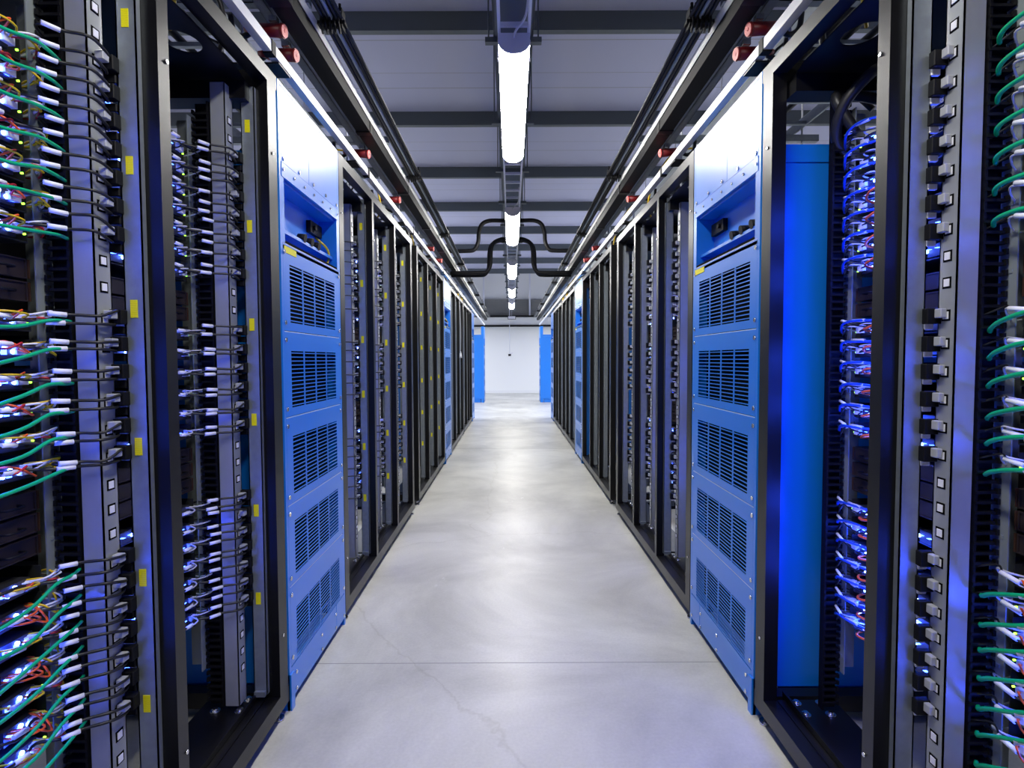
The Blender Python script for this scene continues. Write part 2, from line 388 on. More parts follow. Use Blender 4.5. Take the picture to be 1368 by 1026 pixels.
    for k, y in enumerate((1.99, 2.95, 4.25, 5.6, 6.8, 8.6, 11.5)):
        o = empty('rail_bracket', (s * (XP[s] + .02), y, 2.205)); tag(o, 'black rail bracket above the %s racks, %s from the camera' % (S, ['first', 'second', 'third', 'fourth', 'fifth', 'sixth', 'seventh'][k]), 'bracket', 'rail brackets over the %s racks' % S)
        q = SB(s, y, .02); q.b(.0, .25, y, y + .1, .052, .058); q.b(.05, .09, y + .03, y + .07, -.005, .055); q.build('plate', M['black'], o)
        SB(s, y, .02).c((.12, y + .05, .04), (.12, y + .05, .052), .012, 8).build('screw', mat('blue_zinc_nut', (.12, .25, .7), .3, .8), o)
    # secondary ladder tray deeper over the row
    e = empty('rack_cable_ladder', (s * (XP[s] + .75), Y0T, 2.70)); tag(e, 'dark cable ladder set back over the middle of the %s rack row' % S, 'cable ladder')
    for d in (.45, 1.0): SB(s, Y0T, .75).b(d, d + .012, Y0T, Y1T, 0, .06).build('side_rail', M['galv'], e)
    w = SB(s, Y0T, .75)
    for j in range(60): w.b(.45, 1.0, Y0T + .1 + j * .3, Y0T + .125 + j * .3, 0, .02)
    w.build('rung', M['galv'], e)['kind'] = 'stuff'
    # black power cables on that ladder
    for j in range(4):
        d = .55 + j * .09; w = SB(s, 0, 0)
        w.t([(XP[s] * 0 + d, Y0T, 0)] + [(d + random.uniform(-.02, .02), y, random.uniform(0, .01)) for y in (3, 6, 9, 12, 15)] + [(d, Y1T, 0)], .017, 8)
        tag(w.build('power_cable', M['cordblack'], None, (s * XP[s], 0, 2.74)), 'thick black cable lying on the set-back cable ladder over the %s racks' % S, 'cable', 'cables on the %s set-back ladder' % S)
    # red plugs
    for k, (y, z) in enumerate(((2.25, 2.515), (2.37, 2.485), (3.55, 2.51), (4.52, 2.50), (6.45, 2.49), (7.2, 2.49))):
        e = empty('red_power_plug', (s * (XP[s] + .12), y, z))
        tag(e, ['round red power plug under the busway, %s row, nearer of the front two', 'round red power plug under the busway, %s row, farther of the front two', 'round red power plug in shadow behind the front two, %s row', 'round red power plug, fourth from the camera, %s row', 'round red power plug, fifth from the camera, %s row', 'round red power plug, sixth from the camera, %s row'][k] % S, 'power plug', 'red power plugs over the %s racks' % S)
        ax = Vector((-s, -.12, -.12)).normalized()
        MB().cyl(tuple(-ax * .08), tuple(ax * .035), .023, 16, .025).cyl(tuple(ax * .035), tuple(ax * .04), .027, 16).build('body', M['red'], e)
        MB().cyl(tuple(ax * .04), tuple(ax * .045), .024, 16).cyl(tuple(ax * .045), tuple(ax * .047), .006, 8).build('face', M['pink'], e)
        MB().cyl(tuple(-ax * .08), tuple(-ax * .12), .016, 12, .01).build('gland', M['red'], e)
        SB(s, 0, 0).t([(.10, .03, .01), (.14, .04, 0), (.18, .05, .03), (.19, .05, .09)], .011, 8).build('lead', M['cordblack'], e)
        MB().box(-.015, .015, -.015, .015, .03, .05).build('hook', M['screw'], e)
    # yellow earth cable loops
    for k, y in enumerate((1.5, 3.9, 5.2, 9.6, 10.3)):
        w = SB(s, 0, 0); w.t([(.55, y + .1, 2.70), (.3, y + .05, 2.66), (.15, y, 2.48), (.10, y + .05, 2.30), (.14, y + .12, 2.24), (.2, y + .2, 2.21)], .006 if k < 3 else .014, 8)
        tag(w.build('earth_cable', M['yellow'], None, (s * XP[s], 0, 0)), 'yellow earth cable looping down onto the %s racks, %s from the camera' % (S, ['first', 'second', 'third', 'fourth', 'fifth'][k]), 'cable', 'yellow cables over the %s racks' % S)
    # loose black drop cables between tray and rack tops
    for k in range(22):
        y = 1.2 + k * .62 + random.uniform(-.15, .15); w = SB(s, 0, 0); a = random.uniform(.25, .5)
        w.t([(a + .2, y, 2.70), (a, y + .03, 2.60), (a - .08, y + .1, 2.42), (a + random.uniform(-.05, .1), y + .15, 2.28), (a + .1, y + .1, 2.12)], random.choice((.006, .009, .012)), 6)
        tag(w.build('drop_cable', M['cordblack'], None, (s * XP[s], 0, 0)), 'black cable dropping from the overhead ladder into the tops of the %s racks' % S, 'cable', 'black drop cables above the %s racks' % S)

# black conduits swinging from the middle tray out to both sides
for s in (-1, 1):
    S = SIDE[s]
    for k, (Y, top, bot, xb, nm) in enumerate(((7.7, 3.10, 2.70, .44, 'upper'), (8.3, 2.98, 2.50, .30, 'lower, nearer'), (8.42, 2.98, 2.48, .33, 'lower, farther'))):
        r = .028
        p = [(.10, Y, top), (xb - .14, Y, top + .0), (xb - .04, Y, top - .05), (xb, Y, top - .16), (xb + .01, Y, bot + .12), (xb + .06, Y, bot + .02), (xb + .16, Y, bot), (.88, Y, bot)]
        w = MB(); w.tube([(s * x + .02 * (1 - x), y, z) for x, y, z in p], r, 10, 6)
        tag(w.build('cable_conduit', M['blackmatte']), 'black S-bent %s conduit from middle tray down to the %s row' % (nm, S), 'conduit', 'black bent conduits across the aisle')

# ------------------------------------------------------------------ blue cabinets
ZP = [1.655, 1.347, 1.042, .728, .437, .150]
def cabinet(s, y0, y1, label, near=True, Htop=H):
    W = y1 - y0; X = XP[s]
    e = empty('battery_cabinet', (s * X, y0, 0)); tag(e, label, 'cabinet', 'blue battery cabinets')
    # body behind
    b = SB(s, y0); b.b(.08, .95, y0 + .005, y1 - .005, .1, 1.90); b.b(.10, .9, y0 + .03, y1 - .03, 0, .1); b.build('body', M['blue'], e)
    SB(s, y0).b(.075, .955, y0 + .0, y1 - .0, 1.902, 1.96).build('top_cover', M['blue'], e)
    # front frame
    t = .018; f = SB(s, y0)
    f.b(0, .08, y0, y0 + t, 0.0, Htop); f.b(0, .08, y1 - t, y1, 0.0, Htop); f.b(.0, .08, y0 + t, y1 - t, Htop - .012, Htop); f.b(.062, .078, y0 + t, y1 - t, 1.90, Htop - .012)
    f.build('front_frame', M['blue'], e)
    ys = y0 + W * .43
    for a, c in ((y0 + t + .002, ys - .0015), (ys + .0015, y1 - t - .002)):
        SB(s, y0).b(.0, .012, a, c, 1.932, Htop - .014).build('upper_panel', M['blue'], e)
    SB(s, y0).b(-.002, .01, y0 + t, y1 - t, 1.880, 1.929).build('flange_strip', M['blue'], e)
    # recess
    D = .22; r = SB(s, y0); ra, rb, rz0, rz1 = y0 + .04, y1 - .04, 1.655, 1.880
    r.b(0, D, y0 + t, ra, rz0, rz1); r.b(0, D, rb, y1 - t, rz0, rz1); r.b(.012, D, ra, rb, rz1 - .01, rz1 + .01); r.b(D, D + .005, ra, rb, rz0, rz1); r.b(.0, D, y0 + t, y1 - t, rz0 - .02, rz0 - .008)
    r.build('recess_lining', M['blue'], e)
    SB(s, y0).prism([(ra - y0, 0), (rb - y0, 0), (rb - y0, .012), (ra - y0, .012)], s * .02, s * .1).build('recess_shelf', M['blue'], e, (0, 0, 1.70))
    k_ = SB(s, y0)
    for j in range(8): yy = ra + .03 + j * .055; k_.b(.10, .19, yy, yy + .042, 1.712, 1.76); k_.c((.08, yy + .02, 1.735), (.10, yy + .02, 1.735), .014, 8)
    k_.build('terminal_block', M['blackmatte'], e)
    for j in range(3):
        yy = y0 + W * (.42 + .12 * j) if s < 0 else y0 + W * (.16 + .13 * j)
        SB(s, y0).c((.015, yy, 1.722), (.045, yy, 1.728), .017, 12, r2=.013).build('knob', M['blackmatte'], e)
    SB(s, y0).b(.06, .14, rb - .16, rb - .02, 1.79, 1.84).c((.05, rb - .12, 1.815), (.06, rb - .12, 1.815), .01).build('plug_box', M['blackmatte'], e)
    if s < 0: SB(s, y0).t([(.08, rb - .05, 1.79), (.04, rb - .025, 1.75), (.03, rb - .02, 1.71), (.04, rb - .05, 1.665), (.07, rb - .12, 1.66)], .005, 8).build('earth_lead', M['yellow'], e)
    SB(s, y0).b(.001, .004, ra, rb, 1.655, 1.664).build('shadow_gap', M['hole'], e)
    # vented panels
    for j in range(5):
        z1, z0 = ZP[j] - .0025, ZP[j + 1] + .0025
        p = SB(s, y0); a, c = y0 + t + .001, y1 - t - .001
        va, vc = y0 + .075, y1 - .085; hz = z1 - z0
        vz1, vz0 = z0 + hz * .78, z0 + hz * .10
        if j == 4: vz1, vz0 = z0 + hz * .68, z0 + .006
        p.b(0, .002, a, c, vz1, z1); p.b(0, .002, a, c, z0, vz0); p.b(0, .002, a, va, vz0, vz1); p.b(0, .002, vc, c, vz0, vz1)
        for q in range(1, 4): yy = va + (vc - va) * q / 4; p.b(0, .002, yy - .0055, yy + .0055, vz0, vz1)
        n = 14
        for q in range(n):
            zz = vz0 + (vz1 - vz0) * (q + .5) / n; h_ = (vz1 - vz0) / n * .125
            p.prism([(va - y0, zz - h_), (vc - y0, zz - h_), (vc - y0, zz + h_), (va - y0, zz + h_)], 0, s * .002)
        pan = p.build('vent_panel', M['blue'], e)
        SB(s, y0).b(.001, .005, a + .004, c - .004, ZP[j] - .0026, ZP[j] + .0004).build('seam_highlight', M['seam'], pan)  # thin pale strip, a painted highlight along the seam
        if near:
            for yy in (.028, W - .028):
                for zz in (z1 - .028, z0 + .028): screw(s, .008, 'screw', pan, 0, yy, zz)
    SB(s, y0).b(.055, .06, y0 + .03, y1 - .03, .15, 1.64).build('slot_shade_sheet', M['hole'], e)  # near-black sheet painting in the shade behind the vent slots
    # kick panel
    k2 = SB(s, y0); k2.b(0, .012, y0 + t, y1 - t - .12, .035, .147); k2.b(-.001, .011, y1 - t - .117, y1 - t, .035, .147); k2.build('kick_panel', M['blue'], e)
    SB(s, y0).b(-.006, .01, y0, y0 + .03, .0, .13).build('corner_foot', M['blue'], e)
    if near:
        for yy, zz in ((.06,.11),(.06,.05),(W*.5,.11),(W*.5,.05),(W-.15,.11),(W-.15,.05),(W-.03,.05)): screw(s, .007, 'screw', e, 0, yy, zz)
        for j in range(7): screw(s, .005, 'screw', e, -.002, .03 + j * (W - .06) / 6, 1.905)
        for j in range(5): screw(s, .007, 'screw', e, 0, .04 + j * (W - .08) / 4, 1.945)
    if s < 0: a, c = y0 + .03, y0 + .14
    else: a, c = y1 - .15, y1 - .03
    SB(s, y0).b(-.0015, 0, a, c, 1.622, 1.645).build('sticker', M['sticker'], e)
    return e
CABS = {-1: ((1.970, 2.645), (6.74, 7.43), (11.43, 12.11), (16.45, 17.12)), 1: ((1.935, 2.635), (6.76, 7.47), (11.38, 12.07), (16.45, 17.12))}
for s in (-1, 1):
    for k, (a, b) in enumerate(CABS[s]):
        cabinet(s, a, b, 'bright blue vented cabinet in the %s row, %s' % (SIDE[s], ['nearest to the camera', 'halfway down the aisle', 'closing the row before the gap', 'beyond the gap near the back wall'][k]), near=k < 2)

# ------------------------------------------------------------------ racks
STZ = (2.0, 1.68, 1.362, 1.05, .747, .45)
G1 = [1.887 - .0615 * k for k in range(7)]
G2 = [1.335 - .0608 * k for k in range(6)]
G3 = [.795 - .0565 * k for k in range(7)]
OUT = [2.0, 1.945] + G1 + [1.462, 1.405] + G2 + [.97, .915, .86] + G3 + [.40, .345, .29, .235]
comb_me = {}
def rack(s, posts, label, stickers, galv_last=True, detail=True, skip_first_galv=True):
    y0 = posts[0]; X = XP[s]
    e = empty('server_rack', (s * X, y0, 0)); tag(e, label, 'rack', 'black open triple-bay racks')
    yE = posts[-1] + .075
    ft = SB(s, y0)
    ft.b(0, .045, y0, yE, 2.155, H); ft.b(.045, .9, y0, y0 + .05, 2.14, H); ft.b(.045, .9, yE - .05, yE, 2.14, H); ft.b(.9, .945, y0, yE, 2.155, H)
    ft.build('top_frame', M['black'], e)
    fb = SB(s, y0); fb.b(0, .045, y0, yE, .045, .10); fb.b(.9, .945, y0, yE, .045, .10); fb.b(.045, .9, y0, y0 + .05, .045, .10); fb.b(.045, .9, yE - .05, yE, .045, .1)
    fb.build('bottom_frame', M['black'], e)
    lip = SB(s, y0); lip.b(.07, .078, y0 + .06, yE - .06, .105, .125); lip.build('sill_lip', M['black'], e)
    for i, yp in enumerate(posts):
        w = .075 if i in (0, len(posts) - 1) else .05
        p = SB(s, y0); p.b(0, .045, yp, yp + w - .008, .10, 2.155)
        post = p.build('front_post', M['black'], e)
        if detail:
            for zz in (.30, 1.93): screw(s, .005, 'screw', post, 0, yp + .03 - y0, zz)
        SB(s, y0).b(.9, .945, yp, yp + .05, .10, 2.155).build('rear_post', M['black'], e)
        if i: SB(s, y0).b(.05, .9, yp - .05, yp + .03, 2.075, 2.13).build('cross_beam', M['black'], e)
    for i in range(len(posts) - 1):
        a, yp = posts[i] + .07, posts[i + 1]
        # roof plate with an oval cable hole
        zc = 2.135; cy, cd, ry, rd = (a + yp) / 2 + .0, .13, .06, .05
        rp = MB(); N = 24; outer = []; inner = []
        corners = [(.046, a - y0 - .02), (.899, a - y0 - .02), (.899, yp - y0), (.046, yp - y0)]
        bm = bmesh.new()
        for k in range(N):
            t = 2 * math.pi * k / N; inner.append((cd + rd * math.cos(t), cy - y0 + ry * math.sin(t)))
            dx, dy = math.cos(t), math.sin(t)
            tx = ((.899 - cd) / dx if dx > 0 else (.046 - cd) / dx) if abs(dx) > 1e-6 else 1e9
            ty = ((yp - y0 - (cy - y0)) / dy if dy > 0 else (a - y0 - .02 - (cy - y0)) / dy) if abs(dy) > 1e-6 else 1e9
            tt = min(tx, ty); outer.append((cd + dx * tt, cy - y0 + dy * tt))
        for z in (zc, zc + .004):
            rp.v += [(s * p[0], p[1], z) for p in inner] + [(s * p[0], p[1], z) for p in outer]
        for k in range(N):
            j = (k + 1) % N
            for o in (0, 2 * N): rp.f.append((o + k, o + j, o + N + j, o + N + k)); rp.sm.append(False)
        rp.build('roof_plate', M['black'], e)
        # base plate with bolts
        bp = SB(s, y0).b(.046, .235, a - .01, yp, .095, .103).build('base_plate', M['black'], e)
        if detail:
            for dd in (.10, .18):
                for yy in (yp - .08, yp - .02): SB(s, y0).c((dd, yy, .103), (dd, yy, .106), .016, 12).c((dd, yy, .106), (dd, yy, .113), .009, 6).build('bolt', M['screw'], bp)
        last = i == len(posts) - 2
        # cable comb
        key = s
        if key not in comb_me:
            c = SB(s, 0, 0); c.b(.150, .200, -.066, -.060, .12, 2.05); c.b(.150, .156, -.084, -.060, .12, 2.05)
            for k in range(86):
                z = .14 + k * .022; c.b(.150, .200, -.086, -.066, z, z + .006); c.b(.194, .200, -.090, -.080, z, z + .012)
            o = c.build('cable_comb', M['blackmatte'], e); comb_me[key] = o.data
        else:
            o = bpy.data.objects.new('cable_comb', comb_me[key]); COL.objects.link(o); o.parent = e
        o.location = (0, yp - y0, 0)
        # mounting rail for the sleds
        mr = SB(s, y0); mr.b(.202, .205, yp - .108, yp - .06, .25, 2.0); mr.b(.205, .26, yp - .063, yp - .06, .25, 2.0)
        for k in range(12): mr.b(.2005, .202, yp - .098, yp - .09, .3 + k * .14, .308 + k * .14)
        mr.build('mounting_rail', M['railgrey'], e)
        if last and not galv_last: continue
        g = SB(s, y0); g.b(.036, .080, yp - .018, yp - .015, .12, 2.125); g.b(.036, .039, yp - .018, yp - .001, .12, 2.125); g.b(.077, .080, yp - .018, yp - .001, .12, 2.125)
        g.b(.04, .076, yp - .03, yp - .0181, .118, .135)
        up = g.build('galvanised_upright', M['galv'], e)
        if stickers:
            for z in STZ: SB(s, y0).b(.051, .067, yp - .0192, yp - .018, z - .02, z + .02).build('yellow_sticker', M['sticker'], up)
        c = SB(s, y0); c.b(.100, .145, yp - .080, yp - .077, .12, 2.11); c.b(.100, .103, yp - .080, yp - .030, .12, 2.11); c.b(.100, .145, yp - .033, yp - .030, .12, 2.11)
        ch = c.build('outlet_strip', M['strip'], e)
        if detail and (posts[0] < 1 and i or 2 < posts[0] < 3):
            for z in OUT: outlet(s, ch, .100, yp - .066 - y0, z)
    # levelling feet
    for yy in (y0 + .04, yE - .04):
        for d in (.025, .92):
            f = SB(s, y0); f.c((d, yy, 0), (d, yy, .008), .022, 12).c((d, yy, .008), (d, yy, .046), .007, 8); f.build('levelling_foot', M['screw'], e)
    return e
A = {-1: [.08, .69, 1.306, 1.888], 1: [.06, .675, 1.286, 1.855]}
B = {-1: [2.652, 3.275, 3.89, 4.50], 1: [2.645, 3.262, 3.868, 4.47]}
Cc = {-1: [4.80, 5.415, 6.03, 6.66], 1: [4.80, 5.42, 6.05, 6.68]}
Dd = {-1: [7.44, 8.06, 8.68, 9.30], 1: [7.48, 8.09, 8.70, 9.30]}
Ee = {-1: [9.45, 10.08, 10.71, 11.345], 1: [9.43, 10.05, 10.68, 11.30]}
for s in (-1, 1):
    S = SIDE[s]
    rack(s, A[s], 'black open rack frame, %s row, nearest to the camera' % S, s < 0, galv_last=(s < 0))
    rack(s, B[s], 'black open rack frame, %s row, directly past the nearest blue cabinet' % S, s < 0)
    rack(s, Cc[s], 'black open rack frame, %s row, just before the halfway blue cabinet' % S, s < 0, galv_last=(s < 0))
    rack(s, Dd[s], 'black empty rack frame, %s row, just past the halfway blue cabinet' % S, False, detail=False)
    rack(s, Ee[s], 'black empty rack frame, %s row, last before the end cabinet' % S, False, galv_last=False, detail=False)

# ------------------------------------------------------------------ server sleds
W_S = .40
def make_sled(s, var):
    e = empty('server_sled', (0, 0, 0))
    b = SB(s); b.b(0, .70, 0, W_S, -.024, -.021); b.b(0, .70, 0, .002, -.021, .02); b.b(0, .70, W_S - .002, W_S, -.021, .02); b.b(.695, .70, 0, W_S, -.021, .03)
    b.build('tray', M['tray'], e)
    SB(s).b(.03, .55, .03, W_S - .1, -.017, -.014).build('motherboard', M['pcb'], e)
    h = SB(s)
    for yy in (.06, .18): h.b(.22, .32, yy, yy + .08, -.014, .024)
    for k in range(6): h.b(.12, .36, .145 + k * .008, .149 + k * .008, -.014, .016)
    h.build('heat_sink', M['tray'], e)
    SB(s).b(.0, .16, .215, .285, -.02, .022).b(-.004, 0, .23, .26, -.008, .012).build('power_supply', M['blackmatte'], e)
    SB(s).b(-.010, .05, W_S - .115, W_S - .04, -.02, .010).build('drive_module', M['tray'], e)
    SB(s).b(-.004, .03, .02, .10, -.018, .012).b(-.004, .03, .13, .20, -.018, .006).build('port_block', M['tray'], e)
    l = SB(s)
    for yy in (.03, .055, .085, .125, .15, .18, .22, W_S - .11, W_S - .085, W_S - .052): l.b(-.013, -.004, yy, yy + .010, -.012 + .004 * var, .001)
    l.build('blue_indicators', M['led'], e)  # row of separate blue LEDs in one mesh, no strip holds them
    l = SB(s)
    for yy, zz in ((.10, -.003), (W_S - .095, -.008), (W_S - .078, .002), (W_S - .060, -.006))[:4 if var < 3 else 2]: l.c((-.014, yy, zz), (-.004, yy, zz), .0045, 8)
    l.build('bright_indicator', M['ledw'], e)
    SB(s).c((-.008, W_S - .015, -.008), (-.004, W_S - .015, -.008), .0022, 8).build('green_indicator', M['ledg'], e)
    # wiring looms curling out of the tray front
    def loom(y, cols, sp):
        for q, cname in enumerate(cols):
            r = random.uniform
            w = SB(s); w.t([(.03, y - .02, .0), (-.02 - sp * r(.3, 1), y + r(-.02, .0), r(-.005, .015)), (-.035 - sp * r(.3, 1), y + .02 + r(-.01, .015), r(-.018, .018)), (-.01, y + .035 + r(0, .02), r(-.01, .012)), (.03, y + .05, -.005)], .0022, 5, 4)
            w.build(cname[1], M[cname[0]], e)
    Y_, Wt, Rd, Or, Gr = ('yellow', 'yellow_wire'), ('white', 'white_wire'), ('redw', 'red_wire'), ('orange', 'orange_wire'), ('greyw', 'grey_wire')
    if var == 0: loom(W_S - .03, [Y_, Y_, Wt, Gr], .02); loom(W_S - .10, [Rd, Or], .02)
    if var == 1: loom(W_S - .03, [Y_, Rd, Wt, Wt], .025); loom(W_S - .10, [Or, Y_], .02)
    if var == 3: loom(W_S - .03, [Gr, ('cordblack', 'black_wire'), ('cordblack', 'black_wire')], .02); loom(W_S - .11, [('cordblack', 'black_wire'), Gr], .015)
    if var == 2: loom(W_S - .09, [Or, Or, Or] if s < 0 else [Or], .03); loom(W_S - .03, [Gr, Y_, Wt] if s < 0 else [Gr], .012)
    w = SB(s); w.b(-.02, .0, W_S - .06, W_S - .035, -.012, .004); w.build('connector', M['white'], e)
    return e
def make_shelf(s):
    e = empty('power_shelf', (0, 0, 0))
    SB(s).b(.0, .6, 0, W_S, 0, .043).build('casing', M['brown'], e, bevel=.002)
    SB(s).b(-.003, 0, .002, W_S - .002, .001, .004).b(-.003, 0, .002, W_S - .002, .039, .042).b(-.003, 0, W_S - .006, W_S - .002, .004, .039).build('bezel', M['brown'], e)
    SB(s).b(-.004, .01, W_S + .0005, W_S + .004, .002, .041).build('end_trim', M['copper'], e)
    SB(s).t([(0, W_S - .09, .02), (-.018, W_S - .085, .02), (-.018, W_S - .05, .02), (0, W_S - .045, .02)], .003, 6).build('handle', M['blackmatte'], e)
    return e
protoS = {k: make_sled(*k) for k in ((-1, 0), (-1, 1), (-1, 2), (1, 2), (-1, 3), (1, 3))}
protoP = {s: make_shelf(s) for s in (-1, 1)}
for o in list(protoS.values()) + list(protoP.values()): freeze(o)
used = set()
def place(proto, name, loc, label, cat, group):
    if proto.name not in used: used.add(proto.name); o = proto
    else: o = copy_tree(proto)
    o.location = loc; tag(o, label, cat, group); return o

# cords
ORD = ['top', 'second', 'third', 'fourth', 'fifth', 'sixth', 'seventh']
def sleeve(parent, s, X, a, b, r, yoff=0, m='white'):
    w = MB(); w.cyl(a, b, r, 8); return w.build('label_sleeve', M[m], parent)
def mkcord(s, path, r, sleeves, plug, mname='cordblack', name='power_cable', sl_r=.0052, slm='white'):
    """path in rack coordinates relative to (0, yp, z)"""
    w = SB(s); w.t(path, r, 6, 4); e = w.build(name, M[mname])
    q = SB(s)
    for a, b in sleeves:
        MB().cyl(q.P(*a), q.P(*b), sl_r, 8).build('label_sleeve', M[slm], e)
    if plug:
        for i, (pm, nm, bx) in enumerate(plug): SB(s).b(*bx).build(nm, M[pm], e, bevel=.0015)
    return e
R_ = random.uniform
def cord_left_A(s, dz):
    j = lambda k=.004: R_(-k, k)
    z1 = .012 + j(); z2 = -.006 + j()
    ly = -.125 + j(.006); ld = .135 + j(.004)
    zl = z1 + R_(-.004, .014) * (1 if dz > 0 else -1) + dz
    # cord with one sleeve, returning to the comb
    a = mkcord(s, [(.095, -.028, z1), (.078, -.05, z1 + .004), (.085, -.09, zl), (ld - .01, ly + .012, zl + .001), (ld + .012, ly - .014, zl), (.165, -.13, zl), (.175, -.10, zl - .004)], .0033,
               [((ld - .004, ly + .008, zl), (ld + .014, ly - .018, zl + .002))],
               [('beige', 'plug', (.078, .0972, -.064, -.044, .002, .020)), ('blackmatte', 'plug_hood', (.074, .106, -.040, -.018, -.008, .024))])
    zl2 = z2 - .004 + dz + j()
    b = mkcord(s, [(.10, -.022, -.008), (.085, -.05, z2 - .004), (.09, -.09, zl2), (ld, ly + .01, zl2), (ld + .02, ly - .02, zl2), (.19, -.17, zl2 + .004), (.175, -.22, zl2 + .008 + j(.01)), (.19, -.27, zl2 + .01), (.215, -.30, zl2)], .0033,
               [((ld - .002, ly + .006, zl2), (ld + .017, ly - .020, zl2)), ((.174, -.205, zl2 + .007), (.177, -.235, zl2 + .009))],
               [('blackmatte', 'plug', (.080, .108, -.024, -.005, -.030, -.012))])
    return a, b
def cord_right_A(s, dz):
    j = lambda k=.004: R_(-k, k)
    z0 = .002 + j(); ly = -.135 + j(.006)
    a = mkcord(s, [(.104, -.026, z0), (.120, -.024, z0 - .01), (.150, -.06, z0 - .012), (.178, -.11, z0 + .01 + dz), (.165, ly - .01, z0 + .004 + dz), (.170, ly - .05, z0 - .004), (.20, ly - .09, z0 - .008), (.22, ly - .12, z0 - .008)], .0022,
               [((.164, ly - .004, z0 + .004 + dz), (.168, ly - .045, z0 - .002))],
               [('beige', 'plug', (.084, .0972, -.060, -.040, -.004, .016)), ('blackmatte', 'plug_hood', (.070, .104, -.040, -.022, -.016, .018)), ('white', 'plug_tip', (.078, .098, -.022, -.013, -.028, -.010))])
    return (a,)
def patch_green(s, arch):
    j = lambda k=.006: R_(-k, k)
    if s < 0:
        zz = j(.008); return mkcord(s, [(.21, -.50, zz - arch), (.17, -.42, zz - arch - .006 + j(.01)), (.145, -.33, zz - arch * .9 - .008 + j(.01)), (.134, -.24, zz - arch * .5 - .007 + j(.006)), (.136, -.17, zz - .002 + j(.004)), (.142, -.12, zz), (.152, -.085, zz)], .0038, [((.165, -.41, zz), (.142, -.355, zz))] , None, 'green', 'patch_cable', .0050, 'greyw')
    zz = .008 + j(.004); ez = arch
    return mkcord(s, [(.215, -.36, zz - .016), (.18, -.31, zz - .002), (.152, -.25, zz + .006 + j(.003)), (.142, -.19, zz + .010 + ez * .45), (.146, -.135, zz + .006 + ez * .8), (.155, -.105, zz + ez), (.17, -.085, zz + ez - .006)], .0048, [((.158, -.26, zz + .005), (.144, -.205, zz + .009 + ez * .35))], None, 'green', 'patch_cable', .0056, 'white')
def patch_blue(s):
    j = lambda k=.005: R_(-k, k)
    zz = .01 + j()
    a = mkcord(s, [(.215, -.33, zz - .008), (.18, -.28, zz + .004), (.150, -.22, zz + .010 + j()), (.148, -.16, zz + .004), (.165, -.12, zz - .014), (.185, -.09, zz - .02)], .0036, [((.16, -.245, zz + .008), (.15, -.20, zz + .010))], None, 'bluecable', 'patch_cable', .0045, 'greyw')
    return a
def loop_orange(s):
    j = lambda k=.006: R_(-k, k)
    return mkcord(s, [(.22, -.20, -.016), (.17, -.225, -.012 + j()), (.150, -.27, -.004 + j()), (.158, -.315, .004), (.20, -.33, .0), (.215, -.30, -.004)], .0034, [], None, 'orange', 'orange_patch_cable')

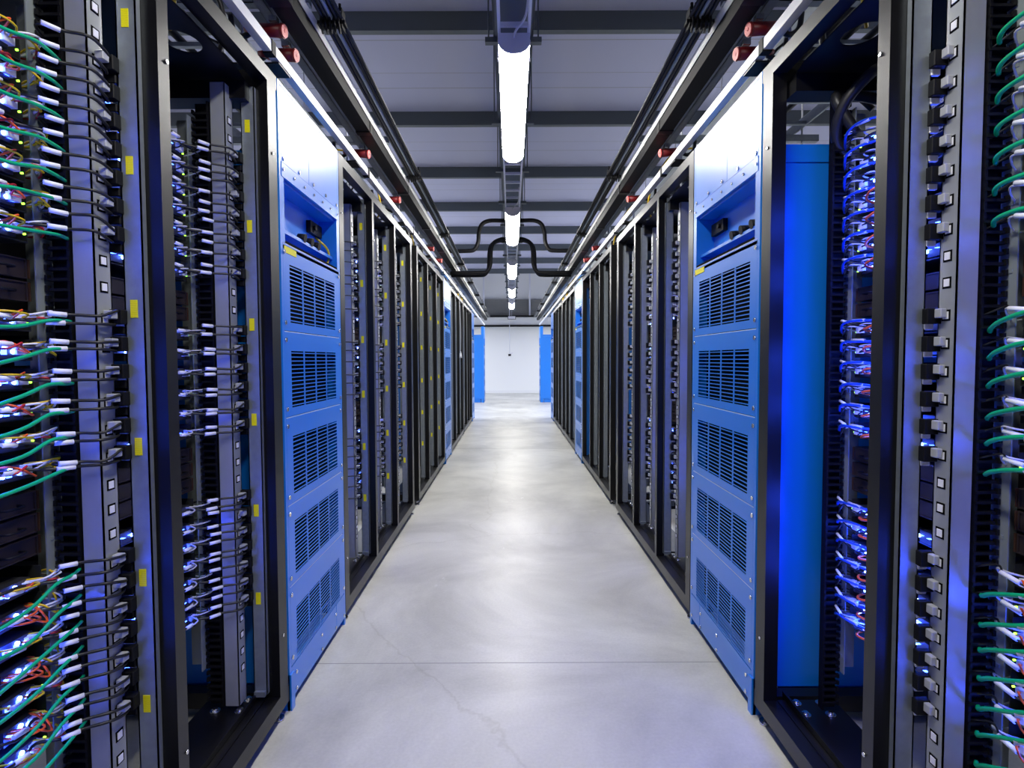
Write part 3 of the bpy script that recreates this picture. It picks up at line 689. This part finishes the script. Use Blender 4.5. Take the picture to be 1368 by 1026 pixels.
def move(o, s, yp, z): o.location = (s * XP[s], yp, z)
def banks():
    for nm, g in (('upper', G1), ('middle', G2), ('lower', G3)):
        for k, z in enumerate(g): yield nm, k, z
bays = []
for s in (-1, 1):
    S = SIDE[s]
    bays.append((s, A[s][2], S + ' row nearest bay', 'A1'))
    bays.append((s, A[s][3], S + ' row bay before blue cabinet', 'A2'))
    for k, w in enumerate(('first', 'second', 'third')): bays.append((s, B[s][k + 1], '%s row %s bay past blue cabinet' % (S, w), 'B%d' % (k + 1)))
protoC = {}
def cordset(s, typ, kind, dz):
    if typ == 'A1' or typ == 'A2': return None
for s, yp, bn, typ in bays:
    yf = yp - .110 - W_S
    for nm, k, z in banks():
        v = (0 if k % 2 else 1) if s < 0 else 2
        if nm == 'lower' and s < 0 and k % 2: v = 2
        if typ != 'A1': v = 3
        o = place(protoS[(s, v)], 'server_sled', (s * (XP[s] + .215), yf, z - .004), 'black server sled, %s bank %s from top, %s' % (nm, 'first' if k == 0 else ORD[k], bn), 'server', 'server sleds in ' + bn)
        t = '%s bank %s, %s' % (nm, ORD[k], bn)
        kk = k
        dz = {'upper': .010, 'middle': .0, 'lower': .004}[nm] * (1 if s < 0 else .3)
        arch = {'upper': .012, 'middle': -.026, 'lower': -.050 - .005 * k}[nm] if s > 0 else {'upper': .012, 'middle': .026, 'lower': .03}[nm]
        if typ == 'A1':
            if s < 0:
                a, b = cord_left_A(s, dz); move(a, s, yp, z); move(b, s, yp, z)
                tag(a, 'short black cord with one white sleeve, ' + t, 'power cord', 'short cords in ' + bn); tag(b, 'long black cord with two white sleeves, ' + t, 'power cord', 'long cords in ' + bn)
            else:
                a, = cord_right_A(s, dz); move(a, s, yp, z); tag(a, 'thin black cord with white sleeve, ' + t, 'power cord', 'cords in ' + bn)
            g = patch_green(s, arch); move(g, s, yp, z - .01); tag(g, 'green network cable, ' + t, 'network cable', 'green cables in ' + bn)
            if s > 0: g = loop_orange(s); move(g, s, yp, z - .018); tag(g, 'looped orange cable, ' + t, 'network cable', 'orange cables in ' + bn)
        elif typ == 'A2' and s > 0:
            g = patch_blue(s); move(g, s, yp, z); tag(g, 'blue network cable, ' + t, 'network cable', 'blue cables in ' + bn)
            w = mkcord(s, [(.185, -.09, .02), (.165, -.12, .018), (.155, -.17, .008), (.165, -.22, -.006), (.215, -.28, -.01)], .0018, [((.163, -.125, .017), (.156, -.165, .010))], None, name='thin_cable', sl_r=.004)
            move(w, s, yp, z + .006); tag(w, 'thin black cord with white sleeve, ' + t, 'power cord', 'cords in ' + bn)
            if (nm != 'upper' or k > 2): g = loop_orange(s); move(g, s, yp, z); tag(g, 'looped orange cable, ' + t, 'network cable', 'orange cables in ' + bn)
        elif typ == 'A2':
            a, b = cord_left_A(s, dz); move(a, s, yp, z); move(b, s, yp, z)
            tag(a, 'short black cord with one white sleeve, ' + t, 'power cord', 'short cords in ' + bn); tag(b, 'long black cord with two white sleeves, ' + t, 'power cord', 'long cords in ' + bn)
        else:
            key = (s, k % 3)
            if key not in protoC:
                if s < 0:
                    a, b = cord_left_A(s, .004); bpy.data.objects.remove(b, do_unlink=True) if False else None
                    for c in list(b.children): bpy.data.objects.remove(c, do_unlink=True)
                    bpy.data.objects.remove(b, do_unlink=True)
                else: a, = cord_right_A(s, .004)
                freeze(a); protoC[key] = a; o2 = a
            else: o2 = copy_tree(protoC[key])
            move(o2, s, yp, z); tag(o2, 'black power cord with white sleeve, ' + t, 'power cord', 'cords in ' + bn)
            if typ == 'B1' and s < 0:
                if 'g' not in protoC: g = patch_green(s, .02); freeze(g); protoC['g'] = g
                else: g = copy_tree(protoC['g'])
                move(g, s, yp, z - .01); tag(g, 'green network cable, ' + t, 'network cable', 'green cables in ' + bn)
    for gap, z0, n in (('upper', 1.368, 2), ('lower', .835, 3)):
        for k in range(n):
            place(protoP[s], 'power_shelf', (s * (XP[s] + .22), yf, z0 + .0475 * k), 'brown-black power shelf, %s gap %s from below, %s' % (gap, ['first', 'second', 'third'][k], bn), 'power shelf', 'power shelves in ' + bn)

ps = empty('pendant_switch', (-.755, 8.5, 1.30)); tag(ps, 'white pendant switch hanging on a thin cord before the black racks on the left', 'switch')
MB().tube([(0, 0, .06), (.004, .0, .3), (-.002, .01, .6), (-.02, .02, .98)], .005, 6).build('cord', M['greyw'], ps)
MB().cyl((0, 0, -.03), (0, 0, .04), .022, 12, .014).cyl((0, 0, .04), (0, 0, .07), .012, 10, .006).build('switch_body', M['white'], ps)
for k, pts in enumerate(([(.3, 1.75, 2.12), (.22, 1.7, 2.08), (.16, 1.74, 2.0), (.17, 1.78, 1.9), (.3, 1.80, 1.8)], [(.6, 1.70, 2.05), (.4, 1.78, 2.03), (.22, 1.80, 2.06), (.15, 1.76, 2.03), (.2, 1.74, 1.92)])):
    w = SB(1); w.t(pts, .016, 10, 6)
    tag(w.build('thick_cable', M['cordblack'], None, (XP[1], 0, 0)), 'thick black cable curving inside the top of the right bay before the blue cabinet', 'cable', 'thick cables in the right bay')
# ------------------------------------------------------------------ lights
def point(name, loc, col, e, r=.012):
    l = bpy.data.lights.new(name, 'POINT'); l.color = col; l.energy = e; l.shadow_soft_size = r
    o = bpy.data.objects.new(name, l); COL.objects.link(o); o.location = loc
BL = (.015, .07, 1.0)
for s, yp, bn, typ in bays:
    e0 = .3 * {'A1': .50, 'A2': .35, 'B1': .2, 'B2': .16, 'B3': .12}[typ] * (3.2 if s > 0 and typ == 'A1' else 2.2 if s > 0 else 1.6)
    for z, f in ((1.75, .5), (1.55, .8), (1.25, 1.1), (1.08, 1.0), (.72, 1.3), (.52, 1.2)):
        if typ == 'A2' and s > 0: f = 6
        point('indicator_and_fill_glow', (s * (XP[s] + .195), yp - .33, z), BL, e0 * f, .02)
        if typ == 'A2' and s > 0: point('indicator_and_fill_glow', (s * (XP[s] + .11), yp - .30, z - .02), BL, e0 * f, .06)  # added fill lights floating in the bay, brighten the cabinet side panel
        if typ in ('A1', 'A2'): point('indicator_and_fill_glow', (s * (XP[s] + .195), yp - .14 - .08, z - .03), (.02, .06, 1.0), e0 * f * (2.0 if z < 1 else .9), .015)
for s in (-1, 1):
    for y in (2.5, 7.5, 13, 18):
        l = bpy.data.lights.new('next_aisle_lamp', 'AREA'); l.shape = 'RECTANGLE'; l.size = .16; l.size_y = 3.0; l.energy = 40 if y < 12 else 150; l.color = (.8, .85, 1)
        o = bpy.data.objects.new('next_aisle_lamp', l); COL.objects.link(o); o.location = (s * 3.3, y, 2.75)
for y in (.43,):
    l = bpy.data.lights.new('lamp_behind', 'AREA'); l.shape = 'RECTANGLE'; l.size = .15; l.size_y = 1.58; l.energy = 66 * math.pi * .15 * 1.58 * .9; l.color = (1, .975, .935)
    o = bpy.data.objects.new('lamp_behind', l); COL.objects.link(o); o.location = (.02, y, 2.75)
w = bpy.data.worlds.new('World'); SC.world = w; w.use_nodes = True
w.node_tree.nodes['Background'].inputs[0].default_value = (.02, .03, .06, 1)

# ------------------------------------------------------------------ camera
cam = bpy.data.cameras.new('camera'); co = bpy.data.objects.new('camera', cam); COL.objects.link(co)
cam.sensor_width = 36; cam.lens = F / 1368 * 36; cam.clip_start = .01
# camera axes: forward, right and up from pitch, yaw and roll
def rot(v, a, ax): return Matrix.Rotation(a, 3, ax) @ v
f = Vector((math.sin(YAW), math.cos(YAW) * math.cos(PITCH), -math.sin(PITCH))).normalized()
right = Vector((f.y, -f.x, 0)).normalized(); up = right.cross(f)
c, sn = math.cos(ROLL), math.sin(ROLL)
r2 = right * c + up * sn; u2 = up * c - right * sn
mw = Matrix((( r2.x, u2.x, -f.x), (r2.y, u2.y, -f.y), (r2.z, u2.z, -f.z))).to_4x4(); mw.translation = (0, 0, EYE)
co.matrix_world = mw
SC.camera = co
SC.view_settings.view_transform = 'Standard'; SC.view_settings.look = 'None'; SC.view_settings.gamma = 1; SC.view_settings.use_curve_mapping = False
SC.view_settings.exposure = 0.0
SC.cycles.use_denoising = True
SC.cycles.max_bounces = 6
